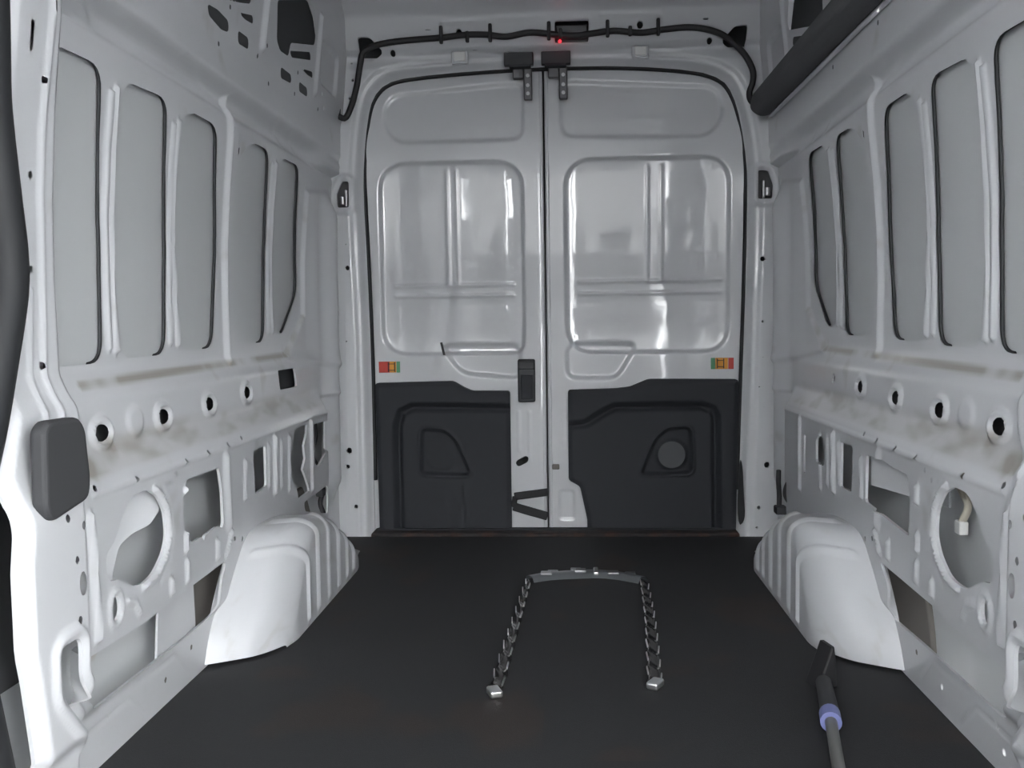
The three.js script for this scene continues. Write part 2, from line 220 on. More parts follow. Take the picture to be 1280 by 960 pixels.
// edge of the side-door opening at the front of each wall (y, z)
const EY = [0, .10, .35, .48, .60, .72, .90, .965, 1.03, 1.22, 1.43, 1.7, 2.2], EZ = [2.33, 2.36, 2.42, 2.42, 2.40, 2.345, 2.28, 2.265, 2.275, 2.30, 2.29, 2.25, 2.2];
const zEnd = y => lerpTab(EY, EZ, y);
const smear = (u, v, line, half, fu, fv) => { const d = dLine(line, u, v); return d < half ? sm(half, half * 0.25, d) * sm(-0.32, 0.12, fbm(u * fu, v * fv, 1.3)) : 0; };
function wallSide(s, name) {
  const left = s < 0, g = group(name, 'structure');
  const holes = PANELS.map(p => bareHole(rounded(p, 0.055)));
  holes.push(rounded(CIRCLE, 0.02), oval(2.034, .312, .018, .026), rounded(SLOT[left ? 'left' : 'right'], 0.02));
  for (const [z, y] of OVALS) holes.push(bareHole(oval(z, y, .031, .0175)));
  ROOF_HOLES.forEach((p, i) => { if (left || ![0, 2, 6, 8].includes(i)) holes.push(bareHole(rounded(p, 0.014))); });
  const post = rounded([[2.335, .332], [2.265, .332], [2.262, .254], [2.17, .128], [2.21, .12], [2.33, .25]], .02);
  holes.push(post);
  if (left) {
    holes.push(rounded([[1.666, .508], [1.458, .506], [1.440, .438], [1.438, .358], [1.450, .346], [1.482, .360], [1.522, .358], [1.568, .354], [1.574, .338], [1.586, .356], [1.648, .354], [1.672, .372], [1.690, .398], [1.694, .464]], .012));
    holes.push(rounded([[1.192, .512], [1.080, .516], [1.080, .396], [1.182, .388]], .01));
    holes.push([[.776, .528], [.624, .532], [.636, .496], [.672, .464], [.660, .418], [.696, .386], [.672, .364], [.628, .316], [.620, .300], [.752, .296], [.772, .336], [.822, .370], [.820, .456]]);
    holes.push([[.538, .522], [.302, .516], [.294, .402], [.394, .400], [.472, .372], [.508, .368], [.542, .386]]);
    holes.push(rounded([[.686, .272], [.478, .276], [.382, .280], [.322, .244], [.358, .170], [.668, .238]], .015));
    holes.push(rect(.57, .658, .765, .722, .01));
  } else {
    holes.push(rounded([[1.306, .508], [1.438, .514], [1.506, .506], [1.614, .504], [1.632, .442], [1.630, .364], [1.300, .384]], .012));
    holes.push(rect(.634, .360, .660, .486, .006), rounded([[.792, .492], [.838, .506], [.884, .504], [.892, .418], [.790, .416]], .02), rounded([[1.072, .514], [1.180, .516], [1.178, .388], [1.068, .384]], .01));
    holes.push(oval(.802, .680, .018, .016));
  }
  const dots = [[1.60, .085], [1.75, .06], [2.02, .09], [2.05, .05], [1.27, .56], [1.38, .555], [1.52, .552], [1.66, .55], [1.92, .55], [2.11, .47], [2.09, .56], [1.15, .535], [1.36, .30], [1.30, .285], [1.72, .53], [1.76, .515], [1.32, 1.61], [.9, 1.61], [1.6, 1.70], [.3, 1.72], [.95, 1.71], [1.02, 1.66], [.62, 1.645], [.25, 1.68], [.32, 1.66], [.62, 1.715], [1.27, 1.72], [2.267, 1.118], [2.219, 1.13], [2.188, 1.30], [2.222, .967], [2.204, .798], [2.267, .465], [2.29, .542], [2.265, .36], [2.20, .40], [2.22, .29], [2.24, .52]];
  for (const [z, y] of dots) holes.push(bareHole(oval(z, y, .007, .008, 8)));
  holes.push(bareHole(oval(2.25, .42, .012, .022, 14)));
  for (const r of [[2.252, .85, 2.262, .90], [2.226, 1.335, 2.236, 1.39], [2.158, 1.42, 2.172, 1.48], [1.06, 1.34, 1.066, 1.43]]) holes.push(bareHole(rect(...r, .003)));
  const edge = []; for (let y = -0.1; y <= 2.2; y += 0.02) edge.push([zEnd(y), y]);
  edge.push([2.7, 2.25], [2.7, -0.12], [zEnd(-0.1), -0.12]); holes.push(edge);
  // pressings (positive = toward the load space)
  const feats = [
    free((u, v) => v < 1.52 ? -(0.892 - bx(v)) * sm(0.36, 0.22, u) * sm(1.52, 1.40, v) * (v < 0.6 ? 1 : 0.75) : 0),
    free((u, v) => 0.05 * sm(2.11 + 0.10 * sm(0.70, 0.54, v), 2.145 + 0.085 * sm(0.70, 0.54, v), u) * sm(1.75, 1.5, v)),
    free((u, v) => -0.02 * sm(0.02, 0.0, zEnd(v) - u)),
    bead([[2.165, 1.5], [2.185, 1.2], [2.185, .95], [2.20, .72], [2.21, .60]], .012, .006),
    bead([[2.225, .93], [2.245, .75], [2.27, .62]], .010, .005),
    // fold of the cove toward both ends, and its slanting creases
    free((u, v) => 0.045 * sm(1.462, 1.48, v) * sm(1.54, 1.50, v) * (1 - sm(0.12, 0.42, u) * sm(2.05, 1.88, u))),
    bead([[1.52, 1.53], [1.16, 1.47]], .012, .004), bead([[.80, 1.53], [.62, 1.47]], .012, .004), bead([[.62, 1.53], [.46, 1.475]], .012, .004),
    bead([[.105, .27], [.105, 1.28]], .125, .042), step([[.04, .70], [.60, .758], [.355, .905], [.35, 1.36], [.04, 1.40]], .012, .012),
    // twin ribs between the openings, one broad rib on the middle pillar
    bead([[1.848, 1.36], [1.850, 1.08], [1.850, .82]], .009, .011), bead([[1.823, 1.375], [1.826, 1.08], [1.820, .815]], .009, .012),
    bead([[1.524, 1.36], [1.522, 1.08], [1.534, .826]], .008, .010), bead([[1.498, 1.375], [1.502, 1.08], [1.488, .823]], .008, .011),
    bead([[1.165, 1.50], [1.145, 1.40], [1.142, 1.11], [1.146, .77]], .022, .014),
    bead([[.745, 1.39], [.745, 1.14], [.755, .85]], .009, .010), bead([[.715, 1.40], [.716, 1.14], [.715, .85]], .009, .010),
    bead([[1.84, .516], [1.808, .496], [1.780, .455], [1.775, .40], [1.803, .356], [1.858, .325], [1.91, .319]], .010, .010), bead([[1.80, .515], [1.765, .47], [1.752, .40], [1.775, .345], [1.83, .305]], .008, -.003), lip(holes[6], .008, .010, .006),
    bead([[2.125, .516], [2.118, .41], [2.112, .275]], .010, .014), bead([[2.165, .52], [2.15, .36]], .006, -.003),
    bead([[1.405, .52], [1.40, .35]], .030, .010), bead([[1.264, .494], [1.272, .392]], .008, .009), bead([[1.054, .512], [1.060, .390]], .009, .008), bead([[.997, .530], [1.008, .362]], .012, .012), bead([[.926, .512], [.936, .370]], .008, .007), bead([[.844, .512], [.856, .345]], .009, .008),
    bead([[.583, .536], [.588, .30]], .014, .010), bead([[.25, .538], [.27, .31]], .010, .008),
    bead([[1.68, .488], [1.68, .452]], .009, .010), bead([[1.682, .382], [1.684, .345]], .009, .010), bead([[1.682, .318], [1.68, .272]], .009, .010), bead([[1.772, .298], [1.77, .270]], .010, .010), bead([[1.49, .322], [1.49, .280]], .009, .010), bead([[1.386, .326], [1.425, .272]], .009, .010),
    bead([[1.985, .312], [1.95, .30], [1.93, .27]], .010, .007), bead([[1.70, .16], [2.1, .165]], .010, .004),
    bead([[1.62, .03], [1.70, .10], [1.9, .105]], .006, -.003), bead([[1.85, .02], [1.93, .085], [2.2, .09]], .006, -.003),
    bead([[.3, .545], [2.1, .55]], .008, .004),
    step(oval(1.818, .662, .038, .030), .005, .006), lip(post, .014, .016, .008), bead([[1.00, 1.69], [.965, 1.97]], .022, .014), bead([[.40, 1.70], [.385, 1.97]], .018, .012),
    step(rect(.095, 1.755, .335, 1.905, .03), -.012, .006),
    free((u, v) => 0.0016 * fbm(u * 2.2, v * 2.2, left ? 3 : 8)),
  ];
  for (const [z, y] of OVALS) feats.push(lip(oval(z, y, .031, .0175), .009, .011, .010));
  const dirt = (u, v) => {
    let d = 1.1 * smear(u, v, [[.60, .768], [1.1, .762], [1.6, .756], [2.0, .750]], .014, 5, 3) + 0.8 * smear(u, v, [[.36, .90], [.58, .775]], .016, 6, 4);
    d += (v > .56 && v < .66 && u < 2.1 ? sm(.57, .585, v) * sm(.66, .62, v) * sm(.35, .5, u) * (0.22 + 0.62 * sm(-0.1, 0.3, fbm(u * 4, v * 12, 2))) : 0);
    d += 0.7 * smear(u, v, [[1.95, .62], [2.06, .585]], .03, 8, 8) + 0.35 * sm(0.25, 0.5, fbm(u * 6, v * 6, 6));
    return clamp(d, 0, 1);
  };
  const tint = (u, v) => { const d = 0.85 * dirt(u, v); return [1 - d * 0.52, 1 - d * 0.57, 1 - d * 0.66]; };
  const part = (u, v) => u > 2.125 + 0.09 * sm(0.70, 0.54, v) ? 4 : v < 0.572 ? 0 : v < 0.742 ? 1 : v < 1.465 ? 2 : 3;
  const gs = sheet({ u0: -0.03, u1: 2.45, v0: -0.03, v1: 2.16, du: 0.007, dv: 0.0065, pos: (u, v, h) => [s * (bx(v + 0.03 * (u - 0.6) * sm(1.5, 1.62, v)) - h), v, u], feats, holes, rim: 0.007, rimDir: [s, 0, 0], part, tint });
  ['lower_panel', 'belt_rail', 'ribbed_panel', 'roof_rail', 'door_post'].forEach((n, i) => gs[i] && put(gs[i], n, M.wall, g));
  // outer skin behind the openings
  const arch = oval(.93, .02, .80, .56, 40);
  const rust = (u, v) => { const d = 0.8 * smear(u, v, [[2.1, .175], [1.95, .19], [1.80, .212]], .010, 9, 4); return [1 - .35 * d, 1 - .55 * d, 1 - .7 * d]; };
  const sk = sheet({ tint: rust, u0: -0.28, u1: 2.5, v0: -0.05, v1: 1.56, du: 0.03, dv: 0.02, pos: (u, v, h) => [s * ((v > 0.76 ? bx(v) + 0.017 : 0.938 - 0.006 * Math.abs(v - .5)) - h), v, u], feats: [step(arch, -.006, .012)] });
  put(sk[0], 'outer_skin', M.skin, g);
  for (const p of PANELS) {            // dark tubes put in as the gap's shade along rear and upper edges
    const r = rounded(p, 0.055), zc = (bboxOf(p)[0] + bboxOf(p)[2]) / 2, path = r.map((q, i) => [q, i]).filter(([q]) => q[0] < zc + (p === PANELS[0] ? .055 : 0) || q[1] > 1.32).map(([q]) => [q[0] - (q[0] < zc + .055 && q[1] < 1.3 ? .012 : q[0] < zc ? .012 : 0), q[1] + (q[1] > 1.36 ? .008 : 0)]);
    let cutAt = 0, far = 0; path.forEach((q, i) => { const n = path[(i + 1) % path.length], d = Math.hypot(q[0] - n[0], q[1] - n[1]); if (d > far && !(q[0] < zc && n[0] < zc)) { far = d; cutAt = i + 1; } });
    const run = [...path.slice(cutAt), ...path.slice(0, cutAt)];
    put(tube(run.map(([z, y]) => [s * (bx(y) + .011), y, z]), .0042, 120, 6), 'gap_shade_bead', M.pad, g);
  }
  const lid = new THREE.BoxGeometry(0.004, 0.64, 2.78); lid.translate(s * 0.935, 1.86, 1.11); put(lid, 'outer_skin', M.primer_shade, g);
  put(box(.004, 1.36, .22, s * .915, .92, 2.29, .001), 'hole_shade_backing', M.primer_shade, g);  // dark sheet added so the post holes look shaded
  // closed beam behind the row of oval holes
  put(merge([box(.004, .12, 2.2, s * .935, .665, 1.05), box(.03, .004, 2.2, s * .921, .722, 1.05), box(.03, .004, 2.2, s * .917, .61, 1.05)]), 'beam', M.primer_shade, g);
  // dusty outer wheel housing seen through the lower slot
  const lin = []; for (let i = 0; i <= 24; i++) { const a = Math.PI * i / 24; lin.push([.93 + (left ? .72 : .60) * Math.cos(a), Math.min(.30, .50 * Math.sin(a)) - .03]); }
  const lg = slab(lin.map(([z, y]) => [z * (s < 0 ? -1 : 1), y]), .04, .01); lg.rotateY(s < 0 ? Math.PI / 2 : -Math.PI / 2); lg.translate(s * (s < 0 ? .93 : .93), 0, 0);
  lg.computeBoundingBox(); put(lg, 'wheel_housing', M.liner, g);
  return g;
}
const wallL = wallSide(-1, 'wall_left'), wallR = wallSide(1, 'wall_right');
// braces inside the left cavity / white plate and harness stub inside the right one
function plate(s, poly, x, mat, name, parent, turn = 0, t = 0.006) { const b = bboxOf(poly), zc = (b[0] + b[2]) / 2, q = slab(poly.map(([z, y]) => [s < 0 ? zc - z : z - zc, y]), t, 0.0015); q.rotateY((s < 0 ? Math.PI / 2 - turn : turn - Math.PI / 2)); q.translate(s * x, 0, zc); return put(q, name, mat, parent); }
plate(-1, rounded([[1.93, .54], [1.80, .54], [1.77, .46], [1.80, .43], [1.85, .42], [1.885, .40], [1.905, .34], [1.90, .30], [1.93, .30], [1.955, .40], [1.96, .50]], .012), .89, M.paint, 'inner_brace', wallL, .42);
plate(-1, rounded([[1.75, .30], [1.56, .30], [1.55, .11], [1.78, .10]], .02), .872, M.paint, 'inner_brace', wallL);
plate(1, rounded([[1.28, .52], [1.61, .52], [1.61, .425], [1.28, .425]], .004), .893, M.paint, 'inner_brace', wallR, .24);

// ---------------------------------------------------------------- wheel arches
const AZ = [.235, .30, .44, .576, .734, .900, 1.05, 1.13, 1.175, 1.25, 1.31, 1.350, 1.374, 1.385], AH = [0, .025, .065, .118, .205, .275, .297, .298, .282, .214, .146, .092, .045, 0];
function wheelArch(s, label) {
  const t = thing('wheel_arch', label, 'wheel arch', [s * 0.77, 0, 0.85]);
  const n = 150, m = 44, L = [0]; for (let i = 1; i < AZ.length; i++) L.push(L[i - 1] + Math.hypot(AZ[i] - AZ[i - 1], AH[i] - AH[i - 1]));
  const ribs = [.60, .69, .81, .94, 1.09, 1.215];
  const sm3 = (X, q) => { let a = 0; for (let k = -5; k <= 5; k++) a += lerpTab(L, X, q + k * 0.006); return a / 11; };
  const pos = (u, v) => {              // u along the arch, v from the inner foot up and over to the wall
    const z0 = sm3(AZ, u), h0 = Math.max(0, sm3(AH, u));
    const xi = 0.694 + 0.055 * sm(0.55, 0.24, z0) + 0.012 * sm(1.30, 1.39, z0) ** 2;
    const r = Math.min(0.055, h0 * 0.8), side = h0 - r, top = 0.872 - xi - r, total = side + r * 1.57 + top;
    const q = v * total; let x, y, nx, ny;
    if (q < side) { x = xi; y = q; nx = -1; ny = 0; } else if (q < side + r * 1.57) { const a = (q - side) / r; x = xi + r - r * Math.cos(a); y = side + r * Math.sin(a); nx = -Math.cos(a); ny = Math.sin(a); } else { x = xi + r + q - side - r * 1.57; y = h0; nx = 0; ny = 1; }
    let b = 0;
    for (const c of ribs) { const d = Math.abs(z0 - c) / 0.012; const reach = side + r * 1.57 + (c > 1 ? 0.06 : 0.0); if (d < 1) b += 0.010 * (0.5 + 0.5 * Math.cos(Math.PI * d)) * sm(0.012, 0.03, q) * sm(reach + .012, reach - .012, q); }
    const zslant = z0 - 0.05 * sm(0.85, 1.30, z0) * (1 - clamp((x - xi) / 0.075)) ** 2 + 0.135 * Math.pow(clamp((x - 0.694) / 0.19), 0.8) * sm(0.95, 1.20, z0);
    return [s * (x + nx * b) - s * 0.77, y + ny * b, zslant - 0.85];
  };
  const tint = (u, v) => { const z = sm3(AZ, u), d = clamp(0.8 * sm(1.12, 1.0, z) * sm(.45, .7, v) * sm(-0.25, 0.3, fbm(u * 6, v * 4, 3)) + 0.35 * sm(0.1, 0.4, fbm(u * 9, v * 5, 7)) + 0.7 * sm(.06, .0, v) * sm(-.1, .3, fbm(u * 12, 3, 1)), 0, 1) * 0.6; return [1 - d * .5, 1 - d * .55, 1 - d * .65]; };
  put(sheet({ u0: 0, u1: L[L.length - 1], v0: 0, v1: 1, du: L[L.length - 1] / n, dv: 1 / m, pos, tint })[0], 'arch_shell', M.wall, t);
  const f = []; for (const z of [1.40, 1.44]) f.push([z, 0.0]);
  return t;
}
wheelArch(-1, 'white ribbed wheel arch box along the left wall, dirt on its top');
wheelArch(1, 'white ribbed wheel arch box along the right wall, behind the dark brush head');

// ---------------------------------------------------------------- floor, sill, ceiling
const uvXZ = g => { const p = g.attributes.position, u = []; for (let i = 0; i < p.count; i++) u.push(p.getX(i), p.getZ(i)); g.setAttribute('uv', new THREE.Float32BufferAttribute(u, 2)); return g; };
{ const f = put(uvXZ(box(1.80, 0.03, 5.9, 0, -0.015, 2.93, 0.006)), 'floor', M.floor); f.userData.kind = 'structure'; }
{
  const g = group('trim_1', 'structure');
  put(uvXZ(box(1.50, 0.04, 0.13, -0.01, -0.004, -0.075, 0.012)), 'sill_plate', M.rust, g);
  put(uvXZ(box(1.47, 0.006, 0.035, -0.01, 0.017, -0.085, 0.003)), 'sill_strip', M.trim, g);
}
{
  const g = group('ceiling', 'structure');
  put(box(1.9, 0.03, 4.4, 0, 2.165, 1.92, 0.01), 'roof_skin', M.paint, g);
  for (const z of [0.42, 1.0, 1.6, 2.2, 2.8, 3.4]) put(box(1.62, 0.03, 0.07, 0, 2.138, z, 0.012), 'roof_bow', M.paint, g);
}

// ---------------------------------------------------------------- rear frame round the two doors
const APER = smooth([[-.756, -.3], [-.756, .40], [-.755, .725], [-.763, 1.118], [-.772, 1.40], [-.768, 1.53], [-.749, 1.70], [-.725, 1.79], [-.672, 1.846], [-.576, 1.868], [-.30, 1.886], [0, 1.893], [.30, 1.888], [.576, 1.862], [.68, 1.825], [.722, 1.765], [.752, 1.66], [.776, 1.50], [.779, 1.37], [.775, 1.091], [.757, .547], [.742, .06], [.740, -.3]], 1);
{
  const g = group('wall_back', 'structure');
  const pilHole = s => rounded(s < 0 ? [[-.822, 1.345], [-.870, 1.345], [-.872, 1.40], [-.848, 1.452], [-.822, 1.45]] : [[.815, 1.345], [.868, 1.345], [.872, 1.40], [.852, 1.455], [.815, 1.46]], .008);
  const tri = s => rounded([[s * .764, 2.008], [s * .715, 2.006], [s * .667, 1.956], [s * .717, 1.925], [s * .761, 1.927]], .012);
  const holes = [APER, pilHole(-1), pilHole(1), tri(-1), tri(1), rect(.018, 1.966, .150, 2.04, .006)];
  for (const [x, y, r = .009] of [[-.845, .355, .012], [-.852, .288], [-.822, .122], [-.835, 1.102, .010], [-.839, 1.198, .004], [-.846, .803, .004], [.831, 1.109, .010], [.849, .287, .012], [.831, .862, .006], [.817, .114, .008], [.809, .033, .006], [-.63, 1.952, .011], [.621, 1.960, .011], [-.359, 2.012, .013], [.349, 2.018, .013], [.83, .80, .004], [.835, .72, .004], [.82, .60, .005], [.84, .52, .004], [-.86, 1.85, .009], [-.86, 1.78, .009], [.845, 1.85, .009], [-.80, 1.92, .005], [-.795, 1.85, .006], [-.81, 1.78, .006]]) holes.push(oval(x, y, r, r * 1.05, 12));
  for (const [x, y] of [[-.60, 2.02], [-.48, 2.025], [-.16, 1.948], [.08, 2.055], [.48, 2.04], [.60, 2.03], [-.30, 1.955], [-.12, 1.95]]) holes.push(rect(x - .012, y - .003, x + .012, y + .003, .002));
  const back = free((u, v) => { const d = sdPoly(APER, u, v); return d < 0.03 ? -0.035 * sm(0.03, 0, d) : 0; });
  const inner = free((u, v) => { const d = sdPoly(APER, u, v); return d < 0.07 ? -0.012 * sm(0.055, 0.04, d) : 0; });
  const feats = [back, inner,
    free((u, v) => (v > 1.955 ? (v - 1.955) * 0.55 : 0) + 0.014 * sm(1.945, 1.962, v) - 0.012 * sm(1.89, 1.93, v) * sm(1.958, 1.94, v)),
    free((u, v) => 0.05 * sm(2.07, 2.12, v)),
    lip(pilHole(-1), .016, .018, .012), lip(pilHole(1), .016, .018, .012),
    bead([[-.845, .95], [-.852, .6], [-.85, .1]], .01, .002), bead([[.79, .1], [.795, 1.0]], .008, .003), bead([[-.80, .2], [-.805, 1.1]], .008, .003),
    lip(rect(.018, 1.966, .150, 2.04, .006), .006, .008, .004), bead([[-.42, 2.045], [-.02, 2.055]], .012, .003), bead([[.2, 2.055], [.42, 2.05]], .012, .003),
    free((u, v) => 0.0012 * fbm(u * 3, v * 3, 5))];
  const fr = sheet({ u0: -.93, u1: .93, v0: -.03, v1: 2.17, du: .007, pos: (u, v, h) => [u, v, -0.03 + h], feats, holes, rim: .014, rimDir: [0, 0, -1], part: (u, v) => v > 1.89 ? 1 : u < 0 ? 0 : 2 });
  ['door_pillar', 'header', 'door_pillar'].forEach((n, i) => put(fr[i], n, M.paint, g));
  const path = APER.filter(p => p[1] > 0.0);
  const seal = tube(path.map(([x, y]) => [x * 0.997, y - 0.002, -0.088]), .011, 260, 8);
  put(seal, 'weather_strip', M.rubber, g);
  { const f = new THREE.Shape(smooth([[.742, .03], [.752, .32], [.764, .28], [.768, .16], [.775, .06]], 2).map(p => new THREE.Vector2(...p))); put(new THREE.ExtrudeGeometry(f, { depth: .012, bevelEnabled: false }).translate(-.008, 0, -.055), 'weather_strip', M.rubber, g); }
  put(box(1.9, 2.4, .02, 0, 1.0, -.27, .004), 'outer_shell', M.primer_shade, g); put(box(1.9, .02, .26, 0, -.06, -.15, .004), 'outer_shell', M.primer_shade, g);
  for (const s of [-1, 1]) {
    put(box(.012, .07, .012, s * .838, 1.385, -.055, .004), 'hinge_check', M.steel, g); put(cyl(.012, .03, s * .852, 1.375, -.05, 'y'), 'hinge_check', M.steel, g);
    put(box(.09, .14, .004, s * .845, 1.40, -.085, .001), 'hinge_pocket', M.cab, g);
  }
}

// ---------------------------------------------------------------- the two rear doors
const DZ = -0.12, lean = v => 0.050 * Math.max(0, v - .95) - 0.024 * sm(1.55, 1.95, v);   // the doors lean in toward the roof
function mirror(p, s) { const q = p.map(([x, y]) => [s * x, y]); return s < 0 ? q.reverse() : q; }
function rearDoor(s, name) {
  const g = group(name, 'structure'), left = s < 0;
  const e = left ? -0.037 : -0.027, q = p => mirror(p, s);
  const rec = q(rounded(left ? [[.123, .835], [.123, 1.525], [.705, 1.525], [.710, .745], [.130, .745]] : [[.054, .745], [.052, 1.525], [.709, 1.525], [.709, .742]], .115, 8));
  const low = q(rounded(left ? [[.140, .78], [.140, .640], [.385, .662], [.47, .78]] : [[.052, .78], [.052, .640], [.255, .636], [.345, .78]], .045, 6));
  const feats = [
    dish(rec, -.018), step(low, -.012, .012),
    ...(left ? [[.393, 1.035, .393, 1.495], [.432, 1.035, .432, 1.495], [.165, 1.028, .655, 1.028], [.165, .985, .655, .985]] : [[.384, 1.035, .384, 1.495], [.440, 1.035, .440, 1.495], [.105, 1.034, .680, 1.034], [.105, .985, .680, .985]]).map(([a, b, c, d]) => bead(q([[a, b], [c, d]]), .010, .004)),
    step(q(rounded(left ? [[.115, 1.612], [.64, 1.608], [.69, 1.70], [.66, 1.80], [.115, 1.84]] : [[.042, 1.618], [.625, 1.604], [.69, 1.68], [.66, 1.80], [.042, 1.84]], .05, 6)), -.008, .010),
    free((u, v) => { const d = left ? e - u : u - e, r = 0.004; return d < r ? -(r - Math.sqrt(Math.max(0, r * r - (r - d) ** 2))) : 0; }),
    free((u, v) => lean(v) + 0.135 * Math.max(0, Math.abs(u) - .48) ** 2),
    ...(left ? [free((u, v) => -0.10 * Math.max(0, .024 - (e - u)))] : []),
    free((u, v) => 0.0007 * fbm(u * 4, v * 4, left ? 11 : 17)),
  ];
  const holes = [];
  if (left) { holes.push(rounded([[-.166, .285], [-.155, .270], [-.115, .290], [-.110, .308], [-.122, .318], [-.160, .298]], .012)); feats.push(bead([[-.105, .30], [-.105, .5]], .01, .003), bead([[-.15, .34], [-.15, .50]], .01, .003)); }
  else feats.push(step(rect(.016, .05, .076, .170, .012), -.005, .005), bead([[.03, .35], [.03, .5]], .008, -.003), bead([[.045, .35], [.045, .5]], .006, -.003));
  put(sheet({ u0: left ? -.80 : e, u1: left ? e : .81, v0: -.06, v1: 1.95, du: .006, pos: (u, v, h) => [u, v, DZ + h], feats, holes, rim: .006, rimDir: [0, 0, -1] })[0], 'door_panel', M.gloss, g);
  put(merge([tube([-.04, .3, .6, .9, 1.0, 1.2, 1.5, 1.7, 1.85, 1.93].map(y => [e + s * .0075, y, DZ - (left ? .0090 : .0065) + lean(y)]), .0095, 90, 20), box(.003, 1.98, .06, e + s * .001, .94, DZ - .036, .001)]), 'door_edge', M.gloss, g);
  // black plastic trim of the lower half
  const tp = q(rounded(left ? [[.735, -.03], [.742, .628], [.420, .633], [.372, .606], [.340, .592], [.184, .590], [.184, -.03]] : [[.735, -.03], [.745, .629], [.384, .633], [.309, .602], [.253, .596], [.055, .591], [.054, .218], [.101, .191], [.130, .053], [.130, -.03]], .012));
  const gr = q(left ? [[.654, -.04], [.654, .45], [.635, .505], [.589, .527], [.17, .519]] : [[.659, -.04], [.655, .48], [.640, .507], [.598, .523], [.245, .520], [.20, .498], [.127, .450], [.04, .445]]);
  const inside = q(left ? rounded([[.17, .519], [.60, .527], [.654, .47], [.654, -.05], [.17, -.05]], .03) : rounded([[.04, .445], [.127, .45], [.239, .52], [.60, .523], [.657, .48], [.659, -.05], [.04, -.05]], .03));
  const spk = q(rounded([[.352, .243], [.412, .385], [.458, .427], [.552, .434], [.558, .248]], .025));
  const tf = [step(inside, -.014, .010), bead(gr, .024, -.022), step(spk, -.018, .008), lip(spk, .006, .014, .006), step(q(oval(.478, .322, .062, .062, 24)), left ? .004 : .012, .01), free((u, v) => -.008 * sm(.02, 0, -sdPoly(tp, u, v)))];
  const b = bboxOf(tp);
  const trim = put(sheet({ u0: b[0] - .012, u1: b[2] + .012, v0: b[1] - .012, v1: b[3] + .012, du: .005, pos: (u, v, h) => [u, v, DZ + .046 + h], feats: tf, keep: tp, rim: .046, rimDir: [0, 0, -1] })[0], 'trim_panel', M.trim, g, 'black plastic lower trim panel with a speaker pocket');
  if (!left) put(slab(oval(.476, .322, .056, .056, 28), .006, .002).translate(0, 0, DZ + .034), 'speaker_disc', std({ color: rgb(.062, .065, .07), roughness: .7 }), trim, 'grey round speaker cover');
  // three-coloured sticker
  const st = new THREE.Group(); st.name = numbered('sticker'); st.userData.label = 'small red, amber and green warning sticker'; g.add(st);
  const zs = DZ - .012 + .003, order = left ? [[M.red, .684, .731], [M.amber, .657, .684 + .004], [M.green, .641, .657]] : [[M.red, .708, .731], [M.amber, .656, .708], [M.green, .638, .656]];
  const sticky = x => .001 + .135 * Math.max(0, x - .48) ** 2;
  for (const [m, a, c] of order) put(box(c - a - .0015, .046, .004, s * (a + c) / 2, .693, DZ + sticky((a + c) / 2) + .003, .001), 'sticker_field', m, st);
  put(merge([box(.004, .04, .003, s * .690, .693, DZ + sticky(.690) + .006, .0005), box(.004, .04, .003, s * .664, .693, DZ + sticky(.664) + .006, .0005), box(.03, .003, .003, s * .677, .680, DZ + sticky(.677) + .006, .0005), box(.03, .003, .003, s * .677, .706, DZ + sticky(.677) + .006, .0005)]), 'sticker_print', M.tape, st);
  if (left) {
    const lk = put(box(.072, .178, .03, -.115, .631, DZ + .008, .008), 'lock_cover', M.black, g, 'black rectangular lock cover');
    put(box(.050, .10, .012, -.113, .605, DZ + .026, .005), 'pull_handle', M.trim, lk);
    put(box(.066, .035, .012, -.115, .695, DZ + .024, .006), 'lock_cap', M.black, lk);
    const band = (a, c, w) => { const dx = c[0] - a[0], dy = c[1] - a[1], gq = box(Math.hypot(dx, dy), w, .01, 0, 0, 0, .004); gq.rotateZ(Math.atan2(dy, dx)); gq.translate((a[0] + c[0]) / 2, (a[1] + c[1]) / 2, DZ + .02); return gq; };
    put(band([-.172, .150], [-.03, .168], .032), 'check_strap', M.rubber, g); put(band([-.176, .108], [-.034, .066], .036), 'check_strap', M.rubber, g); put(band([-.168, .15], [-.176, .105], .022), 'check_strap', M.rubber, g);
    const tp2 = box(.010, .062, .004, 0, 0, 0, .0015); tp2.rotateZ(.22); tp2.translate(-.4625, .763, DZ - .004); put(tp2, 'tape_strip', M.tape, g, 'loose strip of black tape');
  } else put(box(.03, .02, .02, .002, .272, DZ + .012, .004), 'striker', M.liner, g);
  return g;
}
const doorL = rearDoor(-1, 'door_1'), doorR = rearDoor(1, 'door_2');
put(box(.016, 1.95, .012, -.031, .94, DZ - .026, .004), 'seam_seal', M.rubber, doorR);

// ---------------------------------------------------------------- latches on the head of the door opening
for (const s of [-1, 1]) {
  const cx = s < 0 ? -.126 : .021;
  const t = thing('door_latch', s < 0 ? 'black latch with hanging steel catch above the left rear door, left of the seam' : 'black latch with hanging steel catch above the right rear door, right of the seam', 'latch', [cx, 1.91, -.02]);
  put(box(.116, .05, .03, 0, 0, 0, .004), 'bracket', M.black, t);
  put(box(.085, .012, .036, s < 0 ? .005 : -.002, -.028, 0, .003), 'lower_plate', M.trim, t);
  const c = s < 0 ? .034 : .028;
  put(box(.034, .125, .022, c, -.092, -.028, .006), 'catch', M.dark_steel, t);
  for (const y of [-.06, -.098, -.13]) put(cyl(.007, .010, c, y, -.015, 'z', 12), 'bolt', M.steel, t);
  put(box(.045, .04, .03, c - .038, -.05, -.03, .006), 'hook', M.dark_steel, t);
}

